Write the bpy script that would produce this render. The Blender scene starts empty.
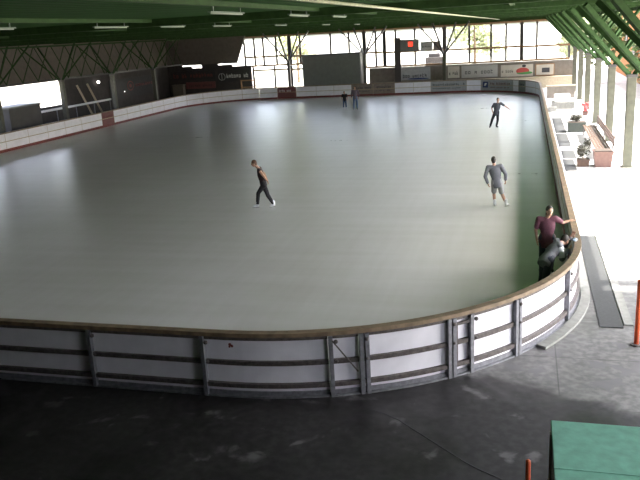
import bpy, bmesh, math, random
from mathutils import Vector, Matrix
random.seed(7)
sc = bpy.context.scene
COL = sc.collection
PI = math.pi
V = Vector

# ------------------------------------------------------------------ materials
def nodes_of(name):
    m = bpy.data.materials.new(name); m.use_nodes = True
    nt = m.node_tree; b = nt.nodes['Principled BSDF']
    return m, nt, b

def mat(name, col, rough=.6, var=.12, scale=6., metal=0., bump=0., spec=.5, emit=None, estr=0.):
    m, nt, b = nodes_of(name)
    b.inputs['Roughness'].default_value = rough
    b.inputs['Metallic'].default_value = metal
    b.inputs['Specular IOR Level'].default_value = spec
    tc = nt.nodes.new('ShaderNodeTexCoord')
    n = nt.nodes.new('ShaderNodeTexNoise'); n.inputs['Scale'].default_value = scale
    n.inputs['Detail'].default_value = 5
    nt.links.new(tc.outputs['Object'], n.inputs['Vector'])
    r = nt.nodes.new('ShaderNodeValToRGB')
    r.color_ramp.elements[0].position = .3; r.color_ramp.elements[1].position = .7
    r.color_ramp.elements[0].color = (*[c*(1-var) for c in col], 1)
    r.color_ramp.elements[1].color = (*[min(1, c*(1+var)) for c in col], 1)
    nt.links.new(n.outputs['Fac'], r.inputs['Fac'])
    nt.links.new(r.outputs['Color'], b.inputs['Base Color'])
    if bump:
        bp = nt.nodes.new('ShaderNodeBump'); bp.inputs['Strength'].default_value = bump
        bp.inputs['Distance'].default_value = .02
        nt.links.new(n.outputs['Fac'], bp.inputs['Height'])
        nt.links.new(bp.outputs['Normal'], b.inputs['Normal'])
    if emit:
        b.inputs['Emission Color'].default_value = (*emit, 1)
        b.inputs['Emission Strength'].default_value = estr
    return m

M = {}
M['board'] = mat('white_board_plastic', (.77, .75, .80), .45, .06, 3, bump=.05)
M['board_grey'] = mat('grey_printed_board', (.33, .34, .35), .5, .1, 4)
M['board_brown'] = mat('brown_printed_board', (.22, .18, .15), .5, .15, 4)
M['board_red'] = mat('dark_red_printed_board', (.16, .05, .05), .5, .15, 4)
M['board_green'] = mat('grey_green_printed_board', (.18, .2, .17), .5, .15, 4)
M['kick'] = mat('red_brown_kick_strip', (.16, .035, .028), .55, .2, 5)
M['seam'] = mat('ochre_seam_strip', (.40, .31, .20), .55, .15, 5)
M['wood_rail'] = mat('worn_brown_wood_rail', (.21, .15, .095), .55, .3, 7, bump=.2)
M['steel'] = mat('rusty_dark_steel', (.11, .095, .09), .5, .35, 14, metal=.3, bump=.15)
M['steel_light'] = mat('galvanised_grey_steel', (.22, .22, .24), .45, .25, 12, metal=.4)
M['green_steel'] = mat('green_painted_steel', (.027, .058, .017), .75, .2, 6, spec=.15)
M['grey_steel'] = mat('grey_green_column_paint', (.075, .075, .048), .5, .2, 5)
M['rubber'] = mat('dark_rubber_mat', (.026, .028, .028), .8, .25, 20, bump=.2)
M['concrete'] = mat('pale_concrete', (.20, .20, .185), .8, .15, 8, bump=.2)
M['cladding'] = mat('brown_grey_cladding', (.13, .11, .09), .8, .12, 3)
M['darkwall'] = mat('dark_brown_wall', (.05, .042, .04), .8, .2, 2)
M['inner'] = mat('dim_plaster_wall', (.09, .085, .08), .85, .1, 2)
M['screen'] = mat('dark_grey_booth_sheet', (.17, .18, .17), .6, .08, 3)
M['frame_dark'] = mat('dark_window_frame', (.06, .055, .05), .5, .15, 6)
M['frame_tan'] = mat('tan_window_rail', (.3, .17, .08), .5, .15, 6)
M['parapet'] = mat('grey_brown_low_wall', (.18, .16, .135), .8, .15, 3)
M['banner_grey'] = mat('pale_grey_banner', (.42, .42, .40), .6, .08, 3)
M['banner_cream'] = mat('cream_banner', (.52, .49, .42), .6, .08, 3)
M['banner_dark'] = mat('near_black_banner', (.028, .024, .024), .6, .2, 3)
M['ink_dark'] = mat('dark_ink', (.04, .04, .045), .6, .1, 5)
M['ink_white'] = mat('white_ink', (.7, .7, .66), .6, .1, 5)
M['ink_blue'] = mat('navy_ink', (.03, .05, .16), .6, .1, 5)
M['ink_red'] = mat('red_ink', (.42, .06, .05), .6, .1, 5)
M['ink_dkred'] = mat('dull_red_ink', (.16, .04, .035), .6, .1, 5)
M['ink_green'] = mat('green_ink', (.08, .28, .08), .6, .1, 5)
M['orange'] = mat('orange_red_paint', (.62, .10, .03), .45, .12, 8)
M['green_roof'] = mat('sea_green_roof_felt', (.30, .66, .53), .75, .12, 9, bump=.25)
M['beige_trim'] = mat('beige_trim_paint', (.45, .38, .28), .6, .1, 8)
M['booth_wall'] = mat('dark_booth_wall', (.12, .11, .10), .7, .15, 5)
M['terracotta'] = mat('pinkish_brown_planter', (.15, .085, .068), .75, .15, 8)
M['planter_dark'] = mat('grey_green_planter', (.04, .048, .04), .7, .15, 8)
M['soil'] = mat('dark_soil', (.05, .035, .025), .9, .2, 20)
M['leaf'] = mat('green_leaf', (.12, .17, .055), .6, .35, 3)
M['leaf_dark'] = mat('dull_olive_leaf', (.042, .04, .025), .65, .3, 3)
M['leaf_yellow'] = mat('light_green_leaf', (.40, .42, .24), .6, .3, 3)
M['flower'] = mat('red_pink_flower', (.55, .12, .12), .6, .25, 9)
M['bark'] = mat('brown_bark', (.12, .08, .05), .9, .3, 9, bump=.4)
M['bench_wood'] = mat('brown_bench_wood', (.075, .042, .026), .6, .25, 9, bump=.2)
M['white_stone'] = mat('white_stone_block', (.75, .73, .70), .7, .06, 6)
M['lamp_body'] = mat('grey_green_lamp_housing', (.10, .14, .10), .5, .1, 8)
M['lamp_tube'] = mat('unlit_white_tube', (.26, .30, .23), .3, .04, 8)
M['pipe'] = mat('pale_pipe', (.45, .47, .30), .5, .15, 8)
M['skin'] = mat('skin', (.50, .29, .20), .55, .06, 9)
M['hair_dark'] = mat('dark_brown_hair', (.025, .017, .013), .6, .3, 30)
M['hair_red'] = mat('reddish_brown_hair', (.10, .04, .022), .6, .3, 30)
M['eye'] = mat('dark_eye', (.02, .015, .012), .2, .05, 30)
M['cloth_black'] = mat('black_cloth', (.012, .011, .013), .85, .2, 25)
M['cloth_maroonblack'] = mat('dark_plum_cloth', (.028, .012, .016), .85, .2, 25)
M['cloth_char'] = mat('charcoal_cloth', (.06, .06, .07), .85, .2, 25)
M['cloth_grey'] = mat('grey_fleece', (.17, .17, .185), .9, .12, 25, bump=.2)
M['cloth_pale'] = mat('pale_grey_cotton', (.34, .33, .32), .9, .1, 25)
M['cloth_white'] = mat('white_cotton', (.8, .8, .8), .9, .05, 25)
M['cloth_maroon'] = mat('maroon_cloth', (.13, .045, .065), .85, .2, 20)
M['cloth_plum'] = mat('greyish_purple_cloth', (.09, .07, .085), .85, .2, 25)
M['denim'] = mat('blue_denim', (.06, .10, .19), .85, .2, 30)
M['denim_dark'] = mat('dark_denim', (.035, .04, .06), .85, .2, 30)
M['boot_white'] = mat('white_skate_leather', (.72, .72, .75), .4, .06, 15)
M['boot_black'] = mat('black_skate_leather', (.015, .015, .018), .4, .1, 15)
M['blade'] = mat('polished_blade_steel', (.6, .6, .62), .25, .05, 20, metal=1.)
M['glove'] = mat('pale_blue_knit', (.50, .60, .74), .9, .1, 30)
M['red_led'] = mat('red_lit_digits', (.3, .02, .01), .5, .05, 9, emit=(1, .03, .012), estr=2.2)
M['lamp_glow'] = mat('white_globe_glass', (.8, .8, .75), .3, .03, 9, emit=(1, .97, .9), estr=2.5)
M['ground_out'] = mat('pale_outdoor_gravel', (.48, .45, .38), .9, .15, 2)
M['grass'] = mat('dry_lawn', (.20, .26, .07), .9, .3, 3)
M['metal_white'] = mat('white_painted_metal', (.7, .7, .72), .5, .06, 9)

def glass_mat():
    m = bpy.data.materials.new('window_glass'); m.use_nodes = True
    nt = m.node_tree; nt.nodes.clear()
    o = nt.nodes.new('ShaderNodeOutputMaterial'); mx = nt.nodes.new('ShaderNodeMixShader')
    t = nt.nodes.new('ShaderNodeBsdfTransparent'); t.inputs[0].default_value = (.95, .97, .95, 1)
    g = nt.nodes.new('ShaderNodeBsdfGlossy'); g.inputs['Roughness'].default_value = .02
    n = nt.nodes.new('ShaderNodeTexNoise'); n.inputs['Scale'].default_value = 2
    mr = nt.nodes.new('ShaderNodeMapRange'); mr.inputs[3].default_value = .05; mr.inputs[4].default_value = .09
    nt.links.new(n.outputs['Fac'], mr.inputs[0]); nt.links.new(mr.outputs[0], mx.inputs[0])
    nt.links.new(t.outputs[0], mx.inputs[1]); nt.links.new(g.outputs[0], mx.inputs[2])
    nt.links.new(mx.outputs[0], o.inputs[0])
    return m
M['glass'] = glass_mat()

def ice_mat():
    # skated ice: faint long scratches and broad cloudy wear
    m, nt, b = nodes_of('scraped_ice'); L = nt.links.new
    g = nt.nodes.new('ShaderNodeNewGeometry')
    def nz(scale, sx, sy, rot, det=4):
        mp = nt.nodes.new('ShaderNodeMapping'); mp.inputs['Scale'].default_value = (sx, sy, 0)
        mp.inputs['Rotation'].default_value = (0, 0, rot)
        n = nt.nodes.new('ShaderNodeTexNoise'); n.inputs['Scale'].default_value = scale; n.inputs['Detail'].default_value = det
        L(g.outputs['Position'], mp.inputs[0]); L(mp.outputs[0], n.inputs['Vector']); return n.outputs['Fac']
    def ad(a, b_, k):
        n = nt.nodes.new('ShaderNodeMath'); n.operation = 'MULTIPLY_ADD'; n.inputs[1].default_value = k
        L(a, n.inputs[0])
        if isinstance(b_, (int, float)): n.inputs[2].default_value = b_
        else: L(b_, n.inputs[2])
        return n.outputs[0]
    t = ad(nz(.25, 1, .6, .2), 0., .4)
    t = ad(nz(1., .18, 1.6, .35, 6), t, .25)
    t = ad(nz(1., .2, 1.9, -.5, 6), t, .2)
    t = ad(nz(2., 2.2, .12, .1, 5), t, .15)
    r = nt.nodes.new('ShaderNodeValToRGB')
    r.color_ramp.elements[0].position = .38; r.color_ramp.elements[0].color = (.49, .475, .435, 1)
    r.color_ramp.elements[1].position = .62; r.color_ramp.elements[1].color = (.62, .60, .585, 1)
    L(t, r.inputs[0]); L(r.outputs[0], b.inputs['Base Color'])
    mr = nt.nodes.new('ShaderNodeMapRange'); mr.inputs[1].default_value = .35; mr.inputs[2].default_value = .65
    mr.inputs[3].default_value = .27; mr.inputs[4].default_value = .34
    L(t, mr.inputs[0]); L(mr.outputs[0], b.inputs['Roughness'])
    return m
M['ice'] = ice_mat()

def floor_mat():
    # dark hall floor with worn, wet and pale patches; paler slabs towards the walkway; slab joints
    m, nt, b = nodes_of('worn_hall_floor')
    L = nt.links.new
    g = nt.nodes.new('ShaderNodeNewGeometry')
    sep = nt.nodes.new('ShaderNodeSeparateXYZ'); L(g.outputs['Position'], sep.inputs[0])
    def noise(s, d=6, dist=0.):
        n = nt.nodes.new('ShaderNodeTexNoise'); n.inputs['Scale'].default_value = s; n.inputs['Detail'].default_value = d
        n.inputs['Distortion'].default_value = dist
        L(g.outputs['Position'], n.inputs['Vector']); return n.outputs['Fac']
    def math_(op, a, b_, c=None):
        n = nt.nodes.new('ShaderNodeMath'); n.operation = op
        for i, x in enumerate((a, b_, c)):
            if x is None: continue
            if isinstance(x, (int, float)): n.inputs[i].default_value = x
            else: L(x, n.inputs[i])
        return n.outputs[0]
    def ramp(f, p0, p1):
        n = nt.nodes.new('ShaderNodeMapRange'); n.interpolation_type = 'SMOOTHSTEP'
        n.inputs[1].default_value = p0; n.inputs[2].default_value = p1
        L(f, n.inputs[0]); return n.outputs[0]
    def mix(f, a, b_):
        n = nt.nodes.new('ShaderNodeMix'); n.data_type = 'RGBA'
        L(f, n.inputs['Factor'])
        for k, x in (('A', a), ('B', b_)):
            s = n.inputs[6 if k == 'A' else 7]
            if isinstance(x, tuple): s.default_value = (*x, 1)
            else: L(x, s)
        return n.outputs[2]
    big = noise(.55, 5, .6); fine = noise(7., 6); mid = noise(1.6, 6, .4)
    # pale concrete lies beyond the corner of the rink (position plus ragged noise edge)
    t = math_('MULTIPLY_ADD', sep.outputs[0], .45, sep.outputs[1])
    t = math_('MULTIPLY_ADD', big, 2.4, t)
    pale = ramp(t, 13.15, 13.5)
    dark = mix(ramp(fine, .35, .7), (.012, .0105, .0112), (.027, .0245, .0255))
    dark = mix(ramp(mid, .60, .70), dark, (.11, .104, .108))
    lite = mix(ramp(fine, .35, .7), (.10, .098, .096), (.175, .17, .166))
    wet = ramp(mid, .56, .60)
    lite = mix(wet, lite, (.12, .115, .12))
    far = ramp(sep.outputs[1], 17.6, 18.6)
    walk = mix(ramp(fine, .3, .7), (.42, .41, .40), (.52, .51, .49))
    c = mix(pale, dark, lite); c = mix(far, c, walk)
    br = nt.nodes.new('ShaderNodeTexBrick'); br.offset = 0.; br.inputs['Scale'].default_value = 1.
    br.inputs['Brick Width'].default_value = 1.55; br.inputs['Row Height'].default_value = 1.9
    br.inputs['Mortar Size'].default_value = .012; br.inputs['Color1'].default_value = (1, 1, 1, 1)
    br.inputs['Color2'].default_value = (1, 1, 1, 1); br.inputs['Mortar'].default_value = (0, 0, 0, 1)
    mp = nt.nodes.new('ShaderNodeMapping'); mp.inputs['Location'].default_value = (.9, .1, 0)
    L(g.outputs['Position'], mp.inputs[0]); L(mp.outputs[0], br.inputs['Vector'])
    inv = math_('SUBTRACT', 1., br.outputs['Color'])
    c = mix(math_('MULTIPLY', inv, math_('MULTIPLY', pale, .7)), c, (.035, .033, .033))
    L(c, b.inputs['Base Color'])
    ro = nt.nodes.new('ShaderNodeMapRange'); ro.inputs[1].default_value = .45; ro.inputs[2].default_value = .62
    ro.inputs[3].default_value = .7; ro.inputs[4].default_value = .32
    L(big, ro.inputs[0]); L(ro.outputs[0], b.inputs['Roughness'])
    bp = nt.nodes.new('ShaderNodeBump'); bp.inputs['Strength'].default_value = .25; bp.inputs['Distance'].default_value = .01
    L(fine, bp.inputs['Height']); L(bp.outputs[0], b.inputs['Normal'])
    return m
M['floor'] = floor_mat()

def wave_mat(name, c0, c1, axis, scale, rough=.6, bump=.6):
    # ribbed sheet: colour stripes along the ribs, darker in the grooves, plus bump
    m, nt, b = nodes_of(name); L = nt.links.new
    g = nt.nodes.new('ShaderNodeNewGeometry')
    w = nt.nodes.new('ShaderNodeTexWave'); w.bands_direction = axis; w.inputs['Scale'].default_value = scale
    w.inputs['Distortion'].default_value = .3
    L(g.outputs['Position'], w.inputs['Vector'])
    r = nt.nodes.new('ShaderNodeValToRGB')
    r.color_ramp.elements[0].color = (*c0, 1); r.color_ramp.elements[1].color = (*c1, 1)
    L(w.outputs['Fac'], r.inputs[0]); L(r.outputs[0], b.inputs['Base Color'])
    bp = nt.nodes.new('ShaderNodeBump'); bp.inputs['Strength'].default_value = bump; bp.inputs['Distance'].default_value = .05
    L(w.outputs['Fac'], bp.inputs['Height']); L(bp.outputs[0], b.inputs['Normal'])
    b.inputs['Roughness'].default_value = rough; b.inputs['Specular IOR Level'].default_value = .08
    return m
M['ceiling'] = wave_mat('green_ribbed_ceiling', (.016, .050, .011), (.024, .070, .017), 'X', .9, .9)
M['brick'] = wave_mat('orange_brown_cladding_wall', (.30, .125, .042), (.42, .19, .075), 'Y', 1.2, .8)

# ------------------------------------------------------------------ object helpers
def link(name, mesh, parent=None):
    o = bpy.data.objects.new(name, mesh); COL.objects.link(o)
    if parent is not None: o.parent = parent
    return o

def tag(o, label=None, cat=None, group=None, kind=None):
    if label: o['label'] = label
    if cat: o['category'] = cat
    if group: o['group'] = group
    if kind: o['kind'] = kind
    return o

def thing(name, label, cat, loc, rz=0., group=None):
    o = bpy.data.objects.new(name, None); COL.objects.link(o)
    o.location = loc; o.rotation_euler = (0, 0, rz); o.empty_display_size = .2
    return tag(o, label, cat, group)

class MB:
    def __init__(s, off=(0, 0, 0)):
        s.bm = bmesh.new(); s.off = V(off)
    def box(s, x0, x1, y0, y1, z0, z1, bevel=0.):
        o = s.off
        r = bmesh.ops.create_cube(s.bm, size=1.)
        vs = r['verts']
        for v in vs:
            v.co = V(((x0+x1)/2 + v.co.x*(x1-x0), (y0+y1)/2 + v.co.y*(y1-y0), (z0+z1)/2 + v.co.z*(z1-z0))) - o
        if bevel:
            es = list({e for v in vs for e in v.link_edges})
            bmesh.ops.bevel(s.bm, geom=es, offset=bevel, segments=2, affect='EDGES', profile=.6)
        return s
    def bar(s, p, q, w, h=None, up=(0, 0, 1)):
        h = h or w; p = V(p)-s.off; q = V(q)-s.off; d = (q-p).normalized()
        u = V(up)
        if abs(d.dot(u)) > .98: u = V((1, 0, 0))
        a = d.cross(u).normalized(); b = a.cross(d)
        c = [(a*(w/2)*i + b*(h/2)*j) for i, j in ((-1, -1), (1, -1), (1, 1), (-1, 1))]
        v1 = [s.bm.verts.new(p+k) for k in c]; v2 = [s.bm.verts.new(q+k) for k in c]
        for i in range(4): s.bm.faces.new((v1[i], v1[(i+1) % 4], v2[(i+1) % 4], v2[i]))
        s.bm.faces.new(v1[::-1]); s.bm.faces.new(v2)
        return s
    def tube(s, pts, rs, n=10):
        pts = [V(p)-s.off for p in pts]
        if not isinstance(rs, (list, tuple)): rs = [rs]*len(pts)
        rings = []
        for i, p in enumerate(pts):
            d = (pts[min(i+1, len(pts)-1)] - pts[max(i-1, 0)]).normalized()
            u = V((0, 0, 1)) if abs(d.z) < .95 else V((1, 0, 0))
            a = d.cross(u).normalized(); b = a.cross(d)
            rings.append([s.bm.verts.new(p + (a*math.cos(t)+b*math.sin(t))*rs[i]) for t in [2*PI*k/n for k in range(n)]])
        for r0, r1 in zip(rings, rings[1:]):
            for k in range(n): s.bm.faces.new((r0[k], r0[(k+1) % n], r1[(k+1) % n], r1[k]))
        s.bm.faces.new(rings[0][::-1]); s.bm.faces.new(rings[-1])
        return s
    def ell(s, c, r, rot=None, seg=14):
        res = bmesh.ops.create_uvsphere(s.bm, u_segments=seg, v_segments=max(6, seg*2//3), radius=1.)
        m = rot or Matrix.Identity(3)
        for v in res['verts']:
            v.co = m @ V((v.co.x*r[0], v.co.y*r[1], v.co.z*r[2])) + V(c) - s.off
        return s
    def poly(s, pts):
        s.bm.faces.new([s.bm.verts.new(V(p)-s.off) for p in pts]); return s
    def quadbar(s, lo, hi):
        # frustum between two rings of corner points
        a = [s.bm.verts.new(V(p)-s.off) for p in lo]; b = [s.bm.verts.new(V(p)-s.off) for p in hi]
        n = len(a)
        for i in range(n): s.bm.faces.new((a[i], a[(i+1) % n], b[(i+1) % n], b[i]))
        s.bm.faces.new(a[::-1]); s.bm.faces.new(b); return s
    def mesh(s, name, m, smooth=False):
        bmesh.ops.recalc_face_normals(s.bm, faces=s.bm.faces[:])
        me = bpy.data.meshes.new(name); s.bm.to_mesh(me); s.bm.free()
        me.materials.append(m)
        if smooth:
            me.polygons.foreach_set('use_smooth', [True]*len(me.polygons))
        return me
    def build(s, name, m, parent=None, smooth=False):
        # with a parent, coordinates are taken relative to s.off (the parent's location); else object sits at s.off
        o = link(name, s.mesh(name, m, smooth), parent)
        if parent is None: o.location = s.off
        return o

def struct(name, mb, m):
    return tag(mb.build(name, m), kind='structure')

ORD = ['first', 'second', 'third', 'fourth', 'fifth', 'sixth', 'seventh', 'eighth', 'ninth', 'tenth', 'eleventh', 'twelfth',
       'thirteenth', 'fourteenth', 'fifteenth', 'sixteenth', 'seventeenth', 'eighteenth', 'nineteenth', 'twentieth',
       'twenty-first', 'twenty-second', 'twenty-third', 'twenty-fourth', 'twenty-fifth', 'twenty-sixth', 'twenty-seventh']

def marks(mb, o, du, dv, width, height, n, seed, thick):
    # row of small letter-like strokes on a surface: o origin, du along, dv up, thick outwards
    rnd = random.Random(seed); o = V(o); du = V(du); dv = V(dv); w = width/n
    for k in range(n):
        if rnd.random() < .1: continue
        x = k*w; lw = w*.18; hh = height*rnd.choice((.7, .72, 1.))
        def st(x0, y0, x1, y1):
            c = [o+du*a+dv*b for a, b in ((x0, y0), (x1, y0), (x1, y1), (x0, y1))]
            mb.quadbar(c, [p+V(thick) for p in c])
        st(x, 0, x+lw, hh)
        if rnd.random() < .7: st(x+w*.5, 0, x+w*.5+lw, height*.7)
        for yy in rnd.sample((0., .3, .55), 2): st(x, height*yy, x+w*.6, height*yy+height*.15)

# ------------------------------------------------------------------ rink outline
XR, W_, YN, L_, RN, RF = 1.22442, 32.59184, 10.84499, 60.29119, 6.22116, 7.77621
XL, YF = XR-W_, YN+L_
A1 = RN*PI/2; A2 = A1+L_-RN-RF; A3 = A2+RF*PI/2; A4 = A3+W_-2*RF; A5 = A4+RF*PI/2; A6 = A5+L_-RN-RF
def ring(s):
    if s < 0: return V((XR-RN+s, YN, 0)), V((0, -1, 0))
    if s < A1:
        a = -PI/2+s/RN; n = V((math.cos(a), math.sin(a), 0)); return V((XR-RN, YN+RN, 0))+n*RN, n
    if s < A2: return V((XR, YN+RN+s-A1, 0)), V((1, 0, 0))
    if s < A3:
        a = (s-A2)/RF; n = V((math.cos(a), math.sin(a), 0)); return V((XR-RF, YF-RF, 0))+n*RF, n
    if s < A4: return V((XR-RF-(s-A3), YF, 0)), V((0, 1, 0))
    if s < A5:
        a = PI/2+(s-A4)/RF; n = V((math.cos(a), math.sin(a), 0)); return V((XL+RF, YF-RF, 0))+n*RF, n
    return V((XL, YF-RF-(s-A5), 0)), V((-1, 0, 0))

def sweep(mb, s0, s1, o0, o1, z0, z1, step=.25):
    n = max(1, int(round((s1-s0)/step))); prev = None
    for k in range(n+1):
        p, nn = ring(s0+(s1-s0)*k/n)
        c = [p+nn*o0+V((0, 0, z0)), p+nn*o1+V((0, 0, z0)), p+nn*o1+V((0, 0, z1)), p+nn*o0+V((0, 0, z1))]
        vs = [mb.bm.verts.new(q-mb.off) for q in c]
        if prev:
            for i in range(4): mb.bm.faces.new((prev[i], prev[(i+1) % 4], vs[(i+1) % 4], vs[i]))
        else: mb.bm.faces.new(vs[::-1])
        prev = vs
    mb.bm.faces.new(prev)
    return mb

# ------------------------------------------------------------------ setting: ice, floor, roof, walls
mb = MB((-15, 41, 0))
pts = []
for k in range(60):
    s = (A6-0)*k/60
    pts.append(ring(s)[0]+V((0, 0, .012)))
pts += [V((XL, YN+RN, .012))] + [V((XL+RN-RN*math.cos(a), YN+RN-RN*math.sin(a), .012)) for a in (PI/8, PI/4, 3*PI/8, PI/2)]
mb.poly(pts)
struct('ice_floor', mb, M['ice'])
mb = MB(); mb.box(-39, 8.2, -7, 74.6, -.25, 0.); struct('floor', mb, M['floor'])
mb = MB(); mb.poly([(-2500, -2500, -.06), (2500, -2500, -.06), (2500, 2500, -.06), (-2500, 2500, -.06)]); struct('ground_outside', mb, M['ground_out'])

CZ = 6.62
mb = MB(); mb.box(-39.5, 6.3, -7, 75.2, CZ, CZ+.3); struct('ceiling', mb, M['ceiling'])
COLY = [17.8, 25.1, 32.4, 39.7, 47.0, 54.3, 61.5, 68.7]
for k, y in enumerate(COLY):
    mb = MB(); mb.box(-39, 6.0, y-.12, y+.12, 6.44, CZ+.02); struct('ceiling_beam', mb, M['green_steel'])
for k, x in enumerate((-34, -29, -24, -19, -14, -9.2, -4.8, -.4, 4.0)):
    mb = MB(); mb.box(x-.07, x+.07, -7, 74.4, 6.54, CZ+.02); struct('ceiling_purlin', mb, M['green_steel'])
mb = MB(); mb.box(-39.5, 6.3, 74.55, 74.95, 6.12, CZ+.3); struct('trim_far_eave', mb, M['green_steel'])
mb = MB(); mb.box(6.1, 6.35, -7, 75, 6.3, CZ+.3); struct('trim_right_eave', mb, M['green_steel'])

mb = MB(); mb.box(-39.5, 6.3, -7.3, -7, 0, CZ); struct('wall_near', mb, M['inner'])
# left wall: closed, one bright opening and a slit under the upper cladding
LX = -37.
mb = MB()
mb.box(LX-.25, LX, -7, 40.0, 0, CZ)
mb.box(LX-.25, LX, 40.0, 54.8, 0, 1.62)
mb.box(LX-.25, LX, 54.8, 74.5, 0, 3.75)
struct('wall_left', mb, M['darkwall'])
mb = MB(); mb.box(LX-.2, LX+.02, 40.0, 74.5, 3.75, CZ); struct('wall_left_upper', mb, M['cladding'])
mb = MB(); mb.box(LX-.1, LX+.1, 40.0, 74.5, 3.58, 3.76); struct('trim_left', mb, M['frame_dark'])
# far wall: dark part on the left, upper cladding with a slanting end, low wall on the right
mb = MB(); mb.box(LX, -27.5, 74.0, 74.25, 0, 3.3)
for a, b, z in ((LX, -35.3, 3.65), (-35.3, -34.2, 3.5), (-33.0, -31.2, 3.65), (-31.2, -29.6, 3.5)): mb.box(a, b, 74.0, 74.25, 3.3, z)
struct('wall_far_dark', mb, M['darkwall'])
mb = MB(); mb.quadbar([(LX, 74.0, 3.6), (-29.0, 74.0, 3.6), (-27.9, 74.0, 6.3), (LX, 74.0, 6.3)],
                      [(LX, 74.2, 3.6), (-29.0, 74.2, 3.6), (-27.9, 74.2, 6.3), (LX, 74.2, 6.3)])
struct('wall_far_upper', mb, M['cladding'])
mb = MB(); mb.box(-15.0, 4.6, 74.0, 74.25, 0, 2.45); struct('wall_far_low', mb, M['parapet'])
mb = MB(); mb.box(-14.6, 4.6, 73.3, 73.99, 0, .95); mb.box(-14.6, 4.6, 73.25, 73.99, .95, 1.02); struct('trim_far_ledge', mb, M['beige_trim'])
# right: unseen wall and canopy added to shape the near light; open further on
mb = MB(); mb.box(6.36, 10.2, -9, 17.6, 6.45, 6.6); struct('sun_blocking_canopy', mb, M['ceiling'])  # added out-of-view roof that keeps the sun off the near floor
mb = MB(); mb.box(6.0, 6.25, -7, 3.5, 0, 6.35); mb.box(6.0, 6.25, 3.5, 7.5, 0, 2.4); mb.box(6.0, 6.25, 7.5, 10.3, 0, 6.35); struct('light_shaping_wall_right', mb, M['inner'])  # unseen; high opening invented to light the green-roofed booth and near floor
mb = MB(); mb.box(9.9, 10.1, 17.2, 17.4, 0, 6.45); mb.box(9.9, 10.1, -8, -7.8, 0, 6.45); struct('sun_blocking_canopy_posts', mb, M['grey_steel'])  # posts under the added sun-blocking roof, out of view

# far glazing, one window per bay
def window(name, x0, x1, z0, z1, mull, rails):
    o = thing(name, None, None, ((x0+x1)/2, 74.3, z0)); o['kind'] = 'structure'
    f = MB(o.location)
    for x in [x0+.05]+list(mull)+[x1-.05]: f.box(x-.10, x+.10, 74.25, 74.37, z0, z1)
    f.build('window_frame', M['frame_dark'], o)
    h = MB(o.location)
    for z in rails: h.box(x0, x1, 74.24, 74.38, z-.09, z+.09)
    h.build('window_rail', M['frame_tan'], o)
    g = MB(o.location); g.box(x0+.08, x1-.08, 74.305, 74.315, z0+.02, z1-.02); g.build('pane', M['glass'], o)
window('window_1', -28.2, -23.3, 3.12, 6.2, (-27.06, -26.08, -24.68), (3.2, 4.1, 6.1))
window('window_2', -27.4, -23.3, .1, 3.1, (-25.0,), (.2, 2.75))
window('window_3', -23.2, -15.5, 3.12, 6.2, (-22.12, -18.9, -17.0), (3.2, 4.02, 6.1))
window('window_4', -23.2, -15.5, .1, 3.1, (-21.6, -18.9), (.2, 2.7))
window('window_5', -15.4, -13.45, 2.5, 6.2, (-14.29,), (2.55, 3.95, 6.1))
window('window_6', -13.4, -7.6, 2.5, 6.2, (-12.3, -10.4), (2.55, 3.9, 6.1))
window('window_7', -7.5, -.35, 2.5, 6.2, (-5.18, -3.14, -1.76), (2.55, 3.85, 6.1))
window('window_8', -.3, 4.0, 2.5, 6.2, (1.04,), (2.55, 3.8, 6.1))

# ------------------------------------------------------------------ rink boards
RHB = 1.2
def board(s0, s1, label, group, m='board', near=False, post=1, extra=None):
    p, n = ring((s0+s1)/2)
    t = thing('rink_board', label, 'rink board', p, 0, group)
    e = .006
    mb = MB(p); sweep(mb, s0+e, s1-e, -.03, 0., .02, 1.12); mb.build('panel', M[m], t)
    mb = MB(p); sweep(mb, s0+e, s1-e, -.055, -.031, .015, .19 if not near else .2); mb.build('kick_strip', M['kick'], t)
    if near:
        mb = MB(p); sweep(mb, s0+e, s1-e, .001, .055, .60, .68); mb.build('middle_rail', M['steel'], t)
        mb = MB(p); sweep(mb, s0+e, s1-e, .001, .075, .185, .26); mb.build('bottom_rail', M['steel'], t)
        mb = MB(p); sweep(mb, s0+e, s1-e, .001, .04, 1.06, 1.125); mb.build('top_batten', M['steel'], t)
        mb = MB(p); sweep(mb, s0+e, s1-e, .001, .085, .0, .03); sweep(mb, s0+e, s1-e, .001, .03, .03, .10); mb.build('foot_rail', M['steel_light'], t)
        mb = MB(p)
        for q in ([s0+.045] if post == 1 else [s0+.045, s0+.14]):
            a, b = ring(q); tdir = V((-b.y, b.x, 0))
            c = [a+b*.004-tdir*.035, a+b*.095-tdir*.035, a+b*.095+tdir*.035, a+b*.004+tdir*.035]
            mb.quadbar([x+V((0, 0, .0)) for x in c], [x+V((0, 0, 1.12)) for x in c])
        mb.build('post', M['steel_light'], t)
        a, b = ring(s0+.13)
        for z, q in ((1.02, .04), (.66, .03)):
            l = MB(p); l.ell(a+b*.09+V((0, 0, z)), (q, q, q*.9)); l.build('bolt', M['steel'], t, True)
    else:
        mb = MB(p); sweep(mb, s0+e, s1-e, -.036, -.031, .62, .665); mb.build('seam_strip', M['seam'], t)
        mb = MB(p); sweep(mb, s0+e, s0+.03, -.036, -.031, .19, 1.1); mb.build('edge_strip', M['seam'], t)
    if extra: extra(t, p)
    return t

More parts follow.
